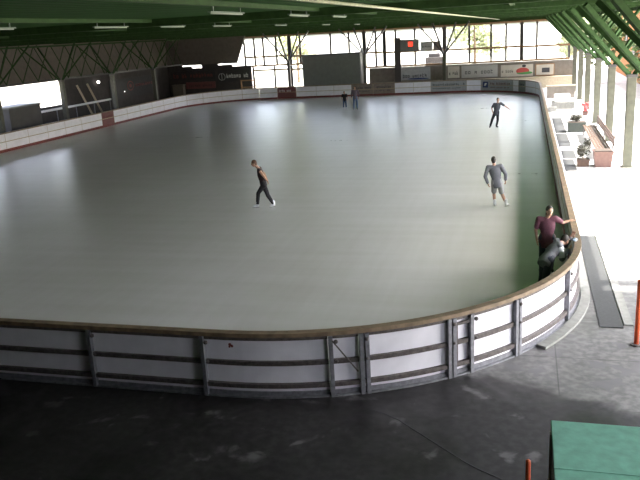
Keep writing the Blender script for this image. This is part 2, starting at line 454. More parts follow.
near = [-9.3, -7.05, -4.8, -2.58, -.36, 1.88, 2.40, 4.0, 4.46, 5.56, 7.64, 9.77]
NG = 'white boards around the near end of the rink'
def sticker(t, p):
    a, b = ring(.18); q = MB(p)
    tdir = V((-b.y, b.x, 0))
    for d, z, r in ((0, .965, .03), (.035, .94, .026), (-.01, .925, .02)): q.ell(a+b*.004+tdir*d+V((0, 0, z)), (r, .006, r))
    q.build('sticker', M['ink_dkred'], t)
def brace(t, p):
    a, b = ring(1.95); c, d = ring(2.36); q = MB(p)
    q.bar(a+b*.11+V((0, 0, 1.05)), c+d*.11+V((0, 0, .45)), .022); q.build('diagonal_brace', M['steel'], t)
def inner_frame(t, p):
    q = MB(p)
    for ss in (4.18,):
        a, b = ring(ss); tdir = V((-b.y, b.x, 0))
        c = [a+b*.056-tdir*.02, a+b*.09-tdir*.02, a+b*.09+tdir*.02, a+b*.056+tdir*.02]
        q.quadbar([x+V((0, 0, .26)) for x in c], [x+V((0, 0, .98)) for x in c])
    sweep(q, 4.10, 4.44, .056, .09, .98, 1.03)
    q.build('gate_frame', M['steel'], t)
out_l = 'plain white board section continuing the near end past the picture edge'
NL = [(out_l, 1, None), (out_l, 1, None),
      ('dim white board section at the near end, cut by the left picture edge', 1, None),
      ('dim white board section at the near end, between the two leftmost steel posts', 1, None),
      ('white near board section with a small dark red sticker under its top rail', 1, sticker),
      ('narrow white gate section of the near boards with a thin diagonal brace', 1, brace),
      ('white near board section between the diagonal-braced gate and the framed gate', 2, None),
      ('narrow white gate section of the near boards with a small upright inner frame', 2, inner_frame),
      ('short bright white board section just right of the narrow framed gate', 1, None),
      ('bright white curved board section below the two people at the rail', 2, None),
      ('bright white curved board section at the tightest bend beside the rubber mat', 1, None)]
for k in range(len(near)-1):
    l, pn, ex = NL[k]
    board(near[k], near[k+1], l, NG, 'board', True, pn, ex)

# right side, seen from its ice face
nR = 20
for k in range(nR):
    s0 = A1+(A2-A1)*k/nR; s1 = A1+(A2-A1)*(k+1)/nR
    board(s0, s1, 'white right-side rink board section, %s counting from the near bend' % ORD[k], 'boards along the right side')

def ad_far(width, seed, logo=None, ink='ink_dkred', rows=2):
    def f(t, p, width=width):
        s = t['_s']; q = MB(p); a, n = ring(s[1]-.12); b, n2 = ring(s[0]+.12)
        du = (b-a); Lr = du.length; du.normalize()
        inn = -n*.034; st = .0
        if logo:
            g = MB(p); c = [a+inn+du*x+V((0, 0, z)) for x, z in ((.1, .45), (.65, .45), (.65, .98), (.1, .98))]
            g.quadbar(c, [x-n*.006 for x in c]); g.build('logo', M[logo], t)
            w = MB(p); c = [a+inn-n*.007+du*x+V((0, 0, z)) for x, z in ((.22, .6), (.4, .6), (.55, .85), (.3, .85))]
            w.quadbar(c, [x-n*.004 for x in c]); w.build('logo_mark', M['ink_white'], t); st = .85
        marks(q, a+inn+du*(st+.05)+V((0, 0, .70)), du, (0, 0, 1), Lr-st-.1, .24, max(4, int((Lr-st)/.17)), seed, -n*.006)
        if rows > 1: marks(q, a+inn+du*(st+.05)+V((0, 0, .42)), du, (0, 0, 1), (Lr-st)*.85, .13, max(5, int((Lr-st)/.11)), seed+1, -n*.006)
        q.build('lettering', M[ink], t)
    return f
FG = 'boards along the far end'
def fb(s0, s1, label, m='board', ad=None, group=FG):
    def ex(t, p):
        if ad:
            t['_s'] = (s0, s1); ad(t, p); del t['_s']
    return board(s0, s1, label, group, m, False, 1, ex)
fb(A2, 58.2, 'white board section where the right side starts bending into the far end')
fb(58.2, 60.28, 'white board section inside the far right bend of the rink')
fb(60.28, 61.31, 'grey-green board section beside the far right bend', 'board_green', ad_far(1, 3, None, 'ink_dark', 1))
fb(61.31, 62.03, 'short white board section between the navy-logo board and the grey-green board')
fb(62.03, 65.54, 'long grey advertising board with a navy square logo at the far end', 'board_grey', ad_far(1, 11, 'ink_blue', 'ink_dkred'))
fb(65.54, 66.9, 'short white board section just left of the navy-logo advertising board')
fb(66.9, 70.25, 'grey advertising board with dark lettering below the far roof column', 'board_grey', ad_far(1, 21, None, 'ink_dark'))
fb(70.25, 71.9, 'white far board section adjoining the grey lettered board')
fb(71.9, 73.69, 'white far board section adjoining the brown advertising boards')
fb(73.69, 75.8, 'brown advertising board, the one nearer the white far sections', 'board_brown', ad_far(1, 31, None, 'ink_dark'))
fb(75.8, 77.94, 'brown advertising board right behind the taller far skater', 'board_brown', ad_far(1, 41, None, 'ink_dark'))
fb(77.94, 79.7, 'white far board section right behind the small child skater')
fb(79.7, 81.5, 'white far board section under the middle of the dark grey booth')
fb(81.5, 83.57, 'white far board section under the left end of the dark grey booth')
fb(83.57, 85.53, 'dark red advertising board at the far end left of the grey booth', 'board_red', ad_far(1, 51, None, 'ink_white', 1))
lb = [85.53, 87.38, 89.1, 91.2, 93.3, 95.4, 97.5]
for k in range(len(lb)-1):
    fb(lb[k], lb[k+1], 'white board section in the far left bend, %s counting from the dark red board' % ORD[k], group='boards in the far left bend')
lb = [97.5, 99.7, 101.9, 104.1, 106.25, 108.39]
for k in range(len(lb)-1):
    fb(lb[k], lb[k+1], 'cream-white left-side board section, %s from the far bend' % ORD[k], group='boards along the left side')
fb(108.39, 110.17, 'dark red advertising board on the left side of the rink', 'board_red', ad_far(1, 61, None, 'ink_dkred', 1), 'boards along the left side')
lb = [110.17, 112.98, 115.03, 117.1, 119.2, 121.5, 123.6, 125.7, 127.8]
for k in range(len(lb)-1):
    lab = 'cream-white left-side board section, %s after the dark red board' % ORD[k] if k < 5 else 'cream-white left-side board section past the picture edge'
    fb(lb[k], lb[k+1], lab, group='boards along the left side')

mb = MB(V((XR, 30, 1.12))); sweep(mb, -9.3, 127.8, -.075, .075, 1.127, 1.2, .35)
tag(mb.build('cap_rail', M['wood_rail']), 'worn brown wooden cap rail running along the top of the rink boards', 'rail')
mb = MB(V((XR, 20, 0))); sweep(mb, 6.2, A2, .1, .3, 0, .05, .3)
tag(mb.build('kerb', M['concrete']), kind='structure')

# ------------------------------------------------------------------ branching columns
def column(x, y, label, group, ztop=3.65, r=.17, arms=((-2.5, -1.1), (-2.5, 1.1), (2.3, -1.1), (2.3, 1.1)), aw=.12, mcol='grey_steel', marm='green_steel', zc=6.40):
    t = thing('branching_column', label, 'column', (x, y, 0), 0, group); t['kind'] = 'thing'
    mb = MB(t.location)
    mb.box(x-r, x+r, y-r, y+r, .02, ztop, .02); mb.box(x-r-.06, x+r+.06, y-r-.06, y+r+.06, 0, .04); mb.build('post', M[mcol], t)
    mb = MB(t.location); mb.box(x-r-.03, x+r+.03, y-r-.03, y+r+.03, ztop, ztop+.12, .02); mb.build('node_cap', M['frame_dark'], t)
    for dx, dy in arms:
        mb = MB(t.location); mb.bar((x+.1*(dx > 0)-.1*(dx < 0), y, ztop+.1), (x+dx, y+dy, zc), aw, aw*1.2); mb.build('arm', M[marm], t)
    return t
for k, y in enumerate(COLY[::-1]):
    column(4.15, y, 'green branching column on the sunlit right side, %s counting from the far end' % ORD[k], 'branching columns along the right side', aw=.12, r=.17, arms=((-2.5, -1.6), (-2.5, 1.6), (1.9, -1.6), (1.9, 1.6)))
for k, y in enumerate((42.6, 50.1, 57.5, 65.0)):
    column(-34., y, ['grey branching column at the left picture edge beside the grey hut', 'grey branching column just right of the bright left opening',
                     'grey branching column in front of the banner with a round emblem', 'grey branching column, the farthest on the dark left side'][k],
           'branching columns along the left side', aw=.09, r=.16)
column(-23.2, 73.5, 'thin dark branching column before the glazing left of the grey booth', 'branching columns along the far end', ztop=3.5, r=.14, aw=.12, mcol='frame_dark', marm='frame_dark', zc=6.4, arms=((-2.4, -.5), (-1.1, .5), (1.1, .5), (2.4, -.5)))
column(-15.35, 73.7, 'thin dark branching column rising beside the right end of the grey booth', 'branching columns along the far end', ztop=3.8, r=.14, aw=.12, mcol='grey_steel', marm='frame_dark', zc=6.4, arms=((-2.4, -.5), (-1.1, .5), (1.1, .5), (2.4, -.5)))
column(-7.45, 73.0, 'grey branching column before the low banner wall right of the scoreboard', 'branching columns along the far end', ztop=3.5, r=.16, aw=.12, mcol='grey_steel', marm='frame_dark', zc=6.4, arms=((-2.4, -.5), (-1.1, .5), (1.1, .5), (2.4, -.5)))

# left lattice between the columns (thin crossing rods under the cladding)
for k, (y0, y1) in enumerate(((42.6, 50.1), (50.1, 57.5), (57.5, 65.0), (65.0, 72.6))):
    t = thing('lattice_girder', ['thin lattice girder above the bright left opening', 'thin lattice girder between the second and third left columns',
              'thin lattice girder above the banner with a round emblem', 'thin lattice girder at the far end of the left side'][k], 'girder', (-34.6, y0, 3.7), 0, 'lattice girders along the left side')
    c = MB(t.location); c.bar((-34.6, y0+.02, 3.78), (-34.6, y1-.02, 3.78), .12); c.build('bottom_chord', M['frame_dark'], t)
    c = MB(t.location); c.bar((-34.6, y0+.02, 6.3), (-34.6, y1-.02, 6.3), .12); c.build('top_chord', M['green_steel'], t)
    n = 4; d = (y1-y0-.3)/n
    for j in range(n):
        a = y0+.15+d*j
        c = MB(t.location); c.bar((-34.63, a, 3.8), (-34.63, a+d, 6.28), .05); c.build('rod', M['green_steel'], t)
        c = MB(t.location); c.bar((-34.57, a+d, 3.8), (-34.57, a, 6.28), .05); c.build('rod', M['green_steel'], t)

# ------------------------------------------------------------------ ceiling lamps and pipe
LG = 'unlit tube lamps under the ceiling'
def lamp(x, y, L, label):
    t = thing('ceiling_lamp', label, 'lamp', (x, y, 6.46), 0, LG)
    mb = MB(t.location); mb.box(x-.03, x+.03, y-L/2, y+L/2, 6.44, 6.465, .005); mb.build('housing', M['lamp_body'], t)
    for q in (-.4, .4):
        mb = MB(t.location); mb.box(x-.012, x+.012, y+q*L-.012, y+q*L+.012, 6.455, CZ+.01); mb.build('hanger', M['lamp_body'], t)
    mb = MB(t.location)
    mb.tube([(x, y-L/2+.05, 6.43), (x, y+L/2-.05, 6.43)], .012); mb.build('tube', M['lamp_tube'], t, True)
RA = [12.0, 16.2, 20.0]; RB = [11.6, 15.8, 19.0, 22.5, 28.5, 35.5, 42.5]
for k, y in enumerate(RA): lamp(-4.8, y, 1.5, 'pale unlit tube lamp in the right ceiling row, %s from the camera end' % ORD[k])
for k, y in enumerate(RB): lamp(-9.2, y, 1.5, 'pale unlit tube lamp in the left ceiling row, %s from the camera end' % ORD[k])
mb = MB((-2.4, 8, 6.42)); mb.tube([(-2.4, 6.0, 6.40), (-2.4, 20, 6.40), (-2.4, 40, 6.40), (-2.4, 74.6, 6.40)], .025, 8)
tag(mb.build('pipe', M['pipe'], None, True), 'thin pale yellow-green pipe running lengthwise under the green ceiling', 'pipe')

# ------------------------------------------------------------------ far end things
t = thing('booth', 'large dark grey box-shaped booth behind the far boards', 'booth', (-18.5, 72.6, 0))
mb = MB(t.location); mb.box(-21.3, -15.45, 71.9, 73.3, 0, 4.02, .03); mb.build('body', M['screen'], t)
mb = MB(t.location); mb.box(-21.36, -15.39, 71.85, 73.35, 4.02, 4.12); mb.build('roof_edge', M['frame_dark'], t)
mb = MB(t.location); mb.box(-15.46, -15.40, 72.0, 73.25, .3, 3.9); mb.build('side_panel', M['frame_dark'], t)

t = thing('scoreboard', 'dark scoreboard with a small red lit number on a thick post', 'scoreboard', (-12.0, 73.2, 0))
mb = MB(t.location); mb.box(-12.25, -11.65, 73.1, 73.25, 1.03, 5.25); mb.build('post', M['frame_dark'], t)
mb = MB(t.location); mb.box(-11.64, -9.85, 73.0, 73.25, 3.95, 5.05, .02); mb.build('cabinet', M['screen'], t)
d = MB(t.location)
for x0 in (-10.85, -10.62):
    for (a, b, c, e) in ((0, .16, .17, .21), (0, .16, 0, .04), (0, .16, .34, .38), (0, .04, 0, .38), (.12, .16, 0, .38)):
        d.box(x0+a, x0+b, 72.985, 72.999, 4.42+c, 4.42+e)
d.build('digits', M['red_led'], t)
def panel(name, x0, x1, z0, z1, y, m, label, cat, deco=None, group=None, frame=None):
    t = thing(name, label, cat, ((x0+x1)/2, y, z0), 0, group)
    mb = MB(t.location); mb.box(x0, x1, y, y+.05, z0, z1); mb.build('sheet', M[m], t)
    if frame:
        mb = MB(t.location)
        mb.box(x0-.06, x1+.06, y-.01, y+.05, z1, z1+.08); mb.box(x0-.06, x1+.06, y-.01, y+.05, z0-.08, z0)
        mb.box(x0-.08, x0, y-.01, y+.05, z0, z1); mb.box(x1, x1+.08, y-.01, y+.05, z0, z1); mb.build('frame', M[frame], t)
    if deco: deco(t, x0, x1, z0, z1, y)
    return t
BG = 'banners on the low far wall'
def letters(ink, z, h, n, seed, a=.1, b=.9):
    def f(t, x0, x1, z0, z1, y):
        q = MB(t.location); w = x1-x0
        marks(q, (x0+w*a, y-.004, z0+(z1-z0)*z), (1, 0, 0), (0, 0, 1), w*(b-a), (z1-z0)*h, n, seed, (0, -.01, 0)); q.build('lettering', M[ink], t)
    return f
def both(*fs):
    def f(*a):
        for g in fs: g(*a)
    return f
def shape(ink, name, cx, cz, r):
    def f(t, x0, x1, z0, z1, y):
        q = MB(t.location); q.ell((x0+(x1-x0)*cx, y-.004, z0+(z1-z0)*cz), (r[0], .012, r[1])); q.build(name, M[ink], t, True)
    return f
def ringmark(ink, cx, cz, R):
    def f(t, x0, x1, z0, z1, y):
        q = MB(t.location); c = V((x0+(x1-x0)*cx, y-.012, z0+(z1-z0)*cz)); n = 20
        P = [c+V((math.cos(2*PI*k/n)*R, 0, math.sin(2*PI*k/n)*R)) for k in range(n+1)]
        for a, b in zip(P, P[1:]): q.bar(a, b, .02, R*.22, (0, 1, 0))
        q.bar(c-V((0, 0, R)), c+V((0, 0, R)), .02, R*.2, (0, 1, 0)); q.build('emblem', M[ink], t)
    return f
panel('advertising_sign', -11.9, -8.9, 1.15, 2.35, 73.945, 'board_grey', 'grey banner with a dark band on the low far wall, left of its column', 'banner', both(letters('ink_dark', .2, .3, 10, 5), shape('ink_blue', 'swash', .6, .1, (1.1, .07))), BG)
panel('advertising_sign', -7.2, -6.1, 1.2, 2.3, 73.945, 'banner_cream', 'small cream banner directly right of the column on the far wall', 'banner', letters('ink_dark', .25, .35, 5, 6), BG)
panel('advertising_sign', -5.9, -2.5, 1.15, 2.3, 73.945, 'banner_grey', 'pale grey banner with a line of dark lettering on the far wall', 'banner', letters('ink_dark', .3, .34, 9, 7), BG)
panel('advertising_sign', -2.2, .75, 1.1, 2.2, 73.945, 'banner_cream', 'cream banner with a red and green oval emblem on the far wall', 'banner',
      both(shape('ink_red', 'emblem', .68, .45, (.62, .3)), shape('ink_green', 'emblem_band', .74, .28, (.75, .14)), shape('ink_dark', 'emblem_top', .72, .86, (.2, .12)), letters('ink_dark', .35, .25, 6, 8, .03, .4)), BG)
panel('advertising_sign', 1.05, 2.6, 1.15, 2.1, 73.945, 'banner_cream', 'cream banner with an orange frame and a dark block in its middle', 'banner', lambda t, x0, x1, z0, z1, y: (lambda q: q.build('block', M['ink_dark'], t))(MB(t.location).box(x0+.5, x1-.35, y-.012, y-.002, z0+.22, z1-.3)), BG, 'frame_tan')
def hang(t, x0, x1, z0, z1, y):
    for x in (x0+.1, x1-.1):
        q = MB(t.location); q.box(x-.015, x+.015, y+.01, y+.04, z1, CZ+.01); q.build('hanger', M['frame_dark'], t)
panel('notice_panel', -9.75, -8.6, 3.85, 4.75, 73.6, 'banner_grey', 'light grey panel hanging beside the scoreboard before the glazing', 'panel', both(letters('ink_dark', .4, .2, 6, 9), hang))
panel('notice_panel', -8.55, -7.8, 3.85, 4.75, 73.6, 'board_brown', 'small brown panel hanging between the grey panel and the far column', 'panel', hang)
# signs on the dark far-left wall
DG = 'dark banners on the far left wall'
panel('advertising_sign', -31.2, -27.7, 1.75, 3.0, 73.945, 'banner_dark', 'black banner with a white ring emblem and white lettering on the far left wall', 'banner', both(ringmark('ink_white', .12, .42, .36), letters('ink_white', .32, .34, 9, 12, .27, .98)), DG)
panel('advertising_sign', -36.6, -31.5, 2.1, 3.0, 73.945, 'banner_dark', 'black banner with faint dull red lettering on the far left wall', 'banner', letters('ink_dkred', .25, .5, 14, 13, .05, .95), DG)
panel('advertising_sign', -35.0, -31.6, 1.15, 1.85, 73.945, 'board_red', 'dull red strip banner below the faint red lettering', 'banner', letters('banner_dark', .3, .4, 12, 14), DG)
mb = MB((-35.6, 73.4, 0)); mb.box(-36.2, -35.0, 73.1, 73.7, 0, 1.6, .04); mb.box(-36.25, -34.95, 73.05, 73.75, 1.6, 1.68)
tag(mb.build('cupboard', M['cladding']), 'pale grey cupboard standing against the dark far left wall', 'cupboard')
mb = MB((-27.1, 73.4, 0))
for x in (-28.4, -26.9): mb.box(x-.06, x+.06, 73.2, 73.32, 0, 1.9)
mb.box(-28.4, -26.9, 73.2, 73.3, 1.78, 1.9); mb.box(-28.4, -26.9, 73.2, 73.3, 1.1, 1.2)
tag(mb.build('frame_rack', M['frame_tan']), 'brown open wooden rack at the corner of the far glazing', 'rack')
# left aisle things
panel_l = thing('advertising_sign', 'black banner with a round red emblem on the dark left wall', 'banner', (LX+.03, 65.5, 1.5), 0, 'dark banners on the left wall')
mb = MB(panel_l.location); mb.box(LX+.006, LX+.06, 61.8, 71.0, 1.2, 3.0); mb.build('sheet', M['banner_dark'], panel_l)
q = MB(panel_l.location); c = V((LX+.075, 65.6, 2.25)); P = [c+V((0, math.cos(2*PI*k/20)*.55, math.sin(2*PI*k/20)*.42)) for k in range(21)]
for a, b in zip(P, P[1:]): q.bar(a, b, .1, .02, (1, 0, 0))
q.ell(c, (.01, .25, .18)); q.build('emblem', M['ink_dkred'], panel_l)
q = MB(panel_l.location); marks(q, (LX+.06, 66.6, 2.1), (0, 1, 0), (0, 0, 1), 3.6, .36, 9, 15, (.012, 0, 0)); q.build('lettering', M['ink_dkred'], panel_l)
t = thing('hut', 'grey box-shaped hut behind the left boards under the bright opening', 'hut', (-35.6, 46.3, 0))
mb = MB(t.location); mb.box(-36.6, -34.8, 44.6, 48.2, 0, 2.2, .02); mb.build('body', M['inner'], t)
mb = MB(t.location); mb.box(-36.7, -34.7, 44.5, 48.3, 2.2, 2.3); mb.build('roof', M['screen'], t)
t = thing('handrail', 'pale metal handrail running along the left aisle beside the hut', 'railing', (-35.6, 54, 0))
mb = MB(t.location); mb.box(-35.64, -35.56, 48.4, 59.5, 1.42, 1.58); mb.build('top_bar', M['metal_white'], t)
for y in (48.6, 51.3, 54.0, 56.7, 59.3):
    mb = MB(t.location); mb.tube([(-35.6, y, 0), (-35.6, y, 1.42)], .035); mb.build('upright', M['steel_light'], t)
for k, (y, l) in enumerate(((57.0, 'pale timber leaning against the dark left wall, nearer the bright opening'), (58.6, 'pale timber leaning against the dark left wall under the white globe lamp'))):
    mb = MB((LX+.5, y, 0)); mb.bar((LX+.9, y+.3, .04), (LX+.1, y-.5, 3.0), .12, .16)
    tag(mb.build('timber', M['beige_trim']), l, 'timber', 'leaning timbers')
t = thing('globe_lamp', 'small lit white globe lamp on the dark left wall', 'lamp', (LX, 59.7, 3.0))
mb = MB(t.location); mb.ell((LX+.25, 59.7, 3.02), (.13, .13, .13)); mb.build('globe', M['lamp_glow'], t, True)
mb = MB(t.location); mb.bar((LX, 59.7, 3.0), (LX+.14, 59.7, 3.02), .05); mb.build('bracket', M['frame_dark'], t)
t = thing('globe_lamp', 'tiny lit white lamp low on the round-emblem banner', 'lamp', (LX+.05, 64.2, 1.8))
mb = MB(t.location); mb.ell((LX+.17, 64.2, 1.8), (.045, .045, .045)); mb.build('globe', M['lamp_glow'], t, True)
mb = MB(t.location); mb.bar((LX+.075, 64.2, 1.8), (LX+.14, 64.2, 1.8), .04); mb.build('bracket', M['frame_dark'], t)

# ------------------------------------------------------------------ foreground things
t = thing('ticket_booth', 'booth with a flat sea-green felt roof, close below the camera', 'booth', (1.4, 5.6, 0))
mb = MB(t.location); mb.box(.36, 2.6, 4.0, 6.82, 0, 2.08); mb.build('wall', M['booth_wall'], t)
mb = MB(t.location); mb.box(.31, 2.65, 3.95, 6.88, 2.16, 2.2, .008); mb.build('roof', M['green_roof'], t)
mb = MB(t.location); mb.box(.325, 2.64, 3.96, 6.87, 2.08, 2.16); mb.build('roof_edge', M['frame_dark'], t)  # dark band paints in the shadow under the roof overhang
mb = MB(t.location); mb.box(.30, .36, 6.76, 6.84, 0, 2.1); mb.box(.325, .36, 4.0, 6.76, 1.5, 2.05); mb.build('corner_trim', M['beige_trim'], t)
mb = MB(t.location); mb.box(.31, 2.65, 6.02, 6.05, 2.199, 2.206); mb.build('roof_seam', M['green_roof'], t)
def pole(x, y, z, r, label):
    t = thing('barrier_pole', label, 'pole', (x, y, 0), 0, 'orange-red barrier poles')
    mb = MB(t.location); mb.tube([(x, y, .03), (x, y, z-.01), (x, y, z)], [r, r, r*.7], 12); mb.build('shaft', M['orange'], t, True)
    mb = MB(t.location); mb.tube([(x, y, 0), (x, y, .03)], r*2.4, 16); mb.build('foot_plate', M['steel'], t)
pole(2.13, 13.96, 1.3, .045, 'tall orange-red barrier pole at the right picture edge')
pole(.12, 8.04, 1.0, .03, 'orange-red barrier pole left of the green booth roof')
mb = MB((1.72, 18, 0)); mb.box(1.56, 2.0, 14.75, 21.6, .0, .02)
tag(mb.build('rubber_mat', M['rubber']), 'long dark rubber mat beside the near right bend of the rink', 'mat', 'rubber mats along the right walkway')
mb = MB((2.1, 18, 0)); mb.box(2.03, 2.2, 14.9, 22.0, 0, .03); tag(mb.build('trim_walkway', M['concrete']), kind='structure')
for (x0, x1, y0, y1, l) in ((1.72, 2.3, 42.8, 49.6, 'dark rubber mat beside the boards, the farthest one'), (1.70, 2.28, 38.0, 42.5, 'dark rubber mat beside the boards, next to the grey planter box'),
                            (1.74, 2.32, 34.7, 36.8, 'short dark rubber mat beside the boards, in front of the pale gap'), (1.70, 2.16, 31.6, 34.4, 'dark rubber mat beside the boards next to the olive bush')):
    mb = MB(((x0+x1)/2, (y0+y1)/2, 0)); mb.box(x0, x1, y0, y1, 0, .02)
    tag(mb.build('rubber_mat', M['rubber']), l, 'mat', 'rubber mats along the right walkway')
# crack in the floor
mb = MB((-1.5, 10, 0)); P = [(-2.35, 10.72, .003), (-2.1, 10.62, .003), (-1.84, 10.45, .003), (-1.29, 9.95, .003), (-.73, 9.44, .003), (-.51, 9.28, .003), (-.2, 9.1, .003)]
for a, b in zip(P, P[1:]): mb.bar(a, b, .022, .004)
tag(mb.build('trim_floor_joint', M['ink_dark']), kind='structure')

def leaf_mesh(name, m, n, rad, size, seed, squash=(1, 1, 1), lumps=7):
    rnd = random.Random(seed); bm = bmesh.new()
    cs = [V((rnd.uniform(-1, 1)*.55, rnd.uniform(-1, 1)*.55, rnd.uniform(-.6, .7))) for _ in range(lumps)]
    for k in range(n):
        c = rnd.choice(cs); d = V((rnd.gauss(0, 1), rnd.gauss(0, 1), rnd.gauss(0, 1))).normalized()
        p = c+d*(.5*rnd.random()**.4); p = V((p.x*squash[0], p.y*squash[1], p.z*squash[2]))*rad
        a = V((rnd.gauss(0, 1), rnd.gauss(0, 1), rnd.gauss(0, .6))).normalized(); b = a.cross(d).normalized() if abs(a.dot(d)) < .95 else V((0, 0, 1))
        s = size*rnd.uniform(.6, 1.3)
        vs = [bm.verts.new(q) for q in (p-a*s, p+b*s*.5, p+a*s, p-b*s*.5)]; bm.faces.new(vs)
    me = bpy.data.meshes.new(name); bm.to_mesh(me); bm.free(); me.materials.append(m); return me

# right walkway things
def planter(x0, x1, y0, y1, z, taper, m, label, plant=None):
    t = thing('planter', label, 'planter', ((x0+x1)/2, (y0+y1)/2, 0))
    cx, cy = (x0+x1)/2, (y0+y1)/2
    def rg(k, zz): return [(cx+(x-cx)*k, cy+(y-cy)*k, zz) for x, y in ((x0, y0), (x1, y0), (x1, y1), (x0, y1))]
    mb = MB(t.location); mb.quadbar(rg(taper, 0), rg(1, z)); mb.build('box', M[m], t)
    mb = MB(t.location); mb.quadbar(rg(1.05, z-.06), rg(1.05, z-.001)); mb.build('rim', M[m], t)
    mb = MB(t.location); mb.quadbar(rg(.9, z), rg(.9, z+.02)); mb.build('soil', M['soil'], t)
    if plant:
        pm, h, sq, sd = plant
        o = link('foliage', leaf_mesh('foliage', M[pm], 500, h, .06, sd, sq), t); o.location = (0, 0, z+h*.75)
        mb = MB(t.location); mb.tube([(cx, cy, z), (cx, cy, z+h*.8)], .02, 6); mb.build('stem', M['bark'], t)
    return t
planter(2.36, 3.3, 43.0, 43.8, .52, .95, 'planter_dark', 'grey-green planter box with low dark leaves on the sunlit walkway', ('leaf_dark', .28, (1.4, 1, .7), 3))
planter(2.2, 2.7, 32.5, 33.0, .3, .9, 'bench_wood', 'small brown planter with a ragged olive bush beside the mats', ('leaf_dark', .6, (.55, .55, .85), 4))
planter(2.85, 3.6, 32.3, 33.1, .66, .82, 'terracotta', 'tapered pinkish brown planter box at the end of the long bench')
planter(3.65, 4.0, 50.7, 51.1, .25, .8, 'terracotta', 'small planter with red-pink flowers beside a right column', ('flower', .32, (.9, .9, 1), 5))
t = thing('bench', 'long wooden slatted bench in the sun along the right walkway', 'bench', (3.35, 38.2, 0))
for k in range(5):
    mb = MB(t.location); mb.box(3.08+k*.13, 3.18+k*.13, 34.2, 42.4, .44, .48); mb.build('slat', M['bench_wood'], t)
for k in range(3):
    mb = MB(t.location); mb.box(3.80, 3.84, 34.2, 42.4, .60+k*.14, .70+k*.14); mb.build('back_slat', M['bench_wood'], t)
for y in (34.5, 38.3, 42.1):
    mb = MB(t.location); mb.box(3.10, 3.16, y-.04, y+.04, 0, .44); mb.build('leg', M['steel'], t)
    mb = MB(t.location); mb.bar((3.72, y, 0), (3.86, y, 1.0), .06); mb.build('leg', M['steel'], t)
    mb = MB(t.location); mb.box(3.10, 3.76, y-.03, y+.03, .39, .44); mb.build('bearer', M['steel'], t)
t = thing('stone_bench', 'broad grey bench block carrying a white slab at the far walkway end', 'bench', (2.6, 55.2, 0))
mb = MB(t.location); mb.box(1.85, 3.4, 54.8, 56.0, 0, .48, .03); mb.build('base', M['concrete'], t)
mb = MB(t.location); mb.box(2.05, 3.1, 55.2, 55.95, .48, .98, .05); mb.build('white_slab', M['white_stone'], t)
t = thing('low_wall', 'low tan wall across the far end of the sunlit walkway', 'wall', (2.8, 63.2, 0))
mb = MB(t.location); mb.box(1.75, 3.9, 63.0, 63.4, 0, .92); mb.build('body', M['parapet'], t)
mb = MB(t.location); mb.box(1.7, 3.94, 62.95, 63.45, .92, 1.0); mb.build('coping', M['beige_trim'], t)
mb = MB((1.75, 53.6, 0)); mb.box(1.6, 2.15, 53.2, 54.0, 0, .3, .03); tag(mb.build('stone_block', M['concrete']), 'low grey stone block in front of the far bench block', 'block')

# ------------------------------------------------------------------ outdoors
crowns = [leaf_mesh('crown', M['leaf'], 2600, 3.2, .26, 21, (1, 1, .95), 10), leaf_mesh('crown', M['leaf_yellow'], 2200, 2.8, .26, 22, (1, 1, 1), 9), leaf_mesh('crown', M['leaf_dark'], 2400, 3.0, .26, 23, (1, 1, 1.1), 9)]
def tree(x, y, h, k, label, group):
    t = thing('tree', label, 'tree', (x, y, -.06), random.uniform(0, 6), group)
    mb = MB(); mb.tube([(0, 0, 0), (.05, 0, h*.4), (0, .05, h*.75)], [.22, .16, .08], 8); mb.build('trunk', M['bark'], t)
    c = link('crown', crowns[k], t); c.location = (0, 0, h*.68); c.scale = (h/7,)*3
TF = 'trees beyond the far glazing'
for x, y, h, k, l in ((-29, 96, 8, 1, 'light green tree outside behind the far left windows'), 
                      (-5.8, 92, 8, 1, 'light green tree outside just right of the far column')):
    tree(x, y, h, k, l, TF)
TR = 'trees beyond the right side'
for x, y, h, k, l in ((8.2, 49.5, 5.0, 0, 'green tree outside the right side, nearest one'),
                      (6.9, 77, 6.2, 0, 'green tree outside the right side, second from the camera'), (6.2, 90, 6.6, 1, 'light green tree outside beyond the far right corner')):
    tree(x, y, h, k, l, TR)
t = thing('outbuilding', 'orange-brown clad building outside the open right side', 'building', (13, 75, -.06))
mb = MB(t.location); mb.box(10.2, 17, 58, 100, -.06, 6.6); mb.build('wall', M['brick'], t)
mb = MB(t.location); mb.quadbar([(9.9, 57.7, 6.6), (17.3, 57.7, 6.6), (17.3, 100.3, 6.6), (9.9, 100.3, 6.6)], [(13.4, 57.7, 9.2), (13.8, 57.7, 9.2), (13.8, 100.3, 9.2), (13.4, 100.3, 9.2)]); mb.build('roof', M['terracotta'], t)
for y in (61, 67, 73, 79, 85, 91):
    mb = MB(t.location); mb.box(10.12, 10.2, y-.8, y+.8, 2.2, 4.2); mb.build('window', M['frame_dark'], t)
mb = MB((-10, 84, -.06)); mb.box(-10.6, -8.6, 83.5, 84.5, -.06, 2.9, .1); mb.box(-10.3, -9.0, 83.7, 84.3, 2.9, 3.3, .1)
tag(mb.build('shed', M['darkwall']), 'small brown shed outside behind the low far wall', 'shed')

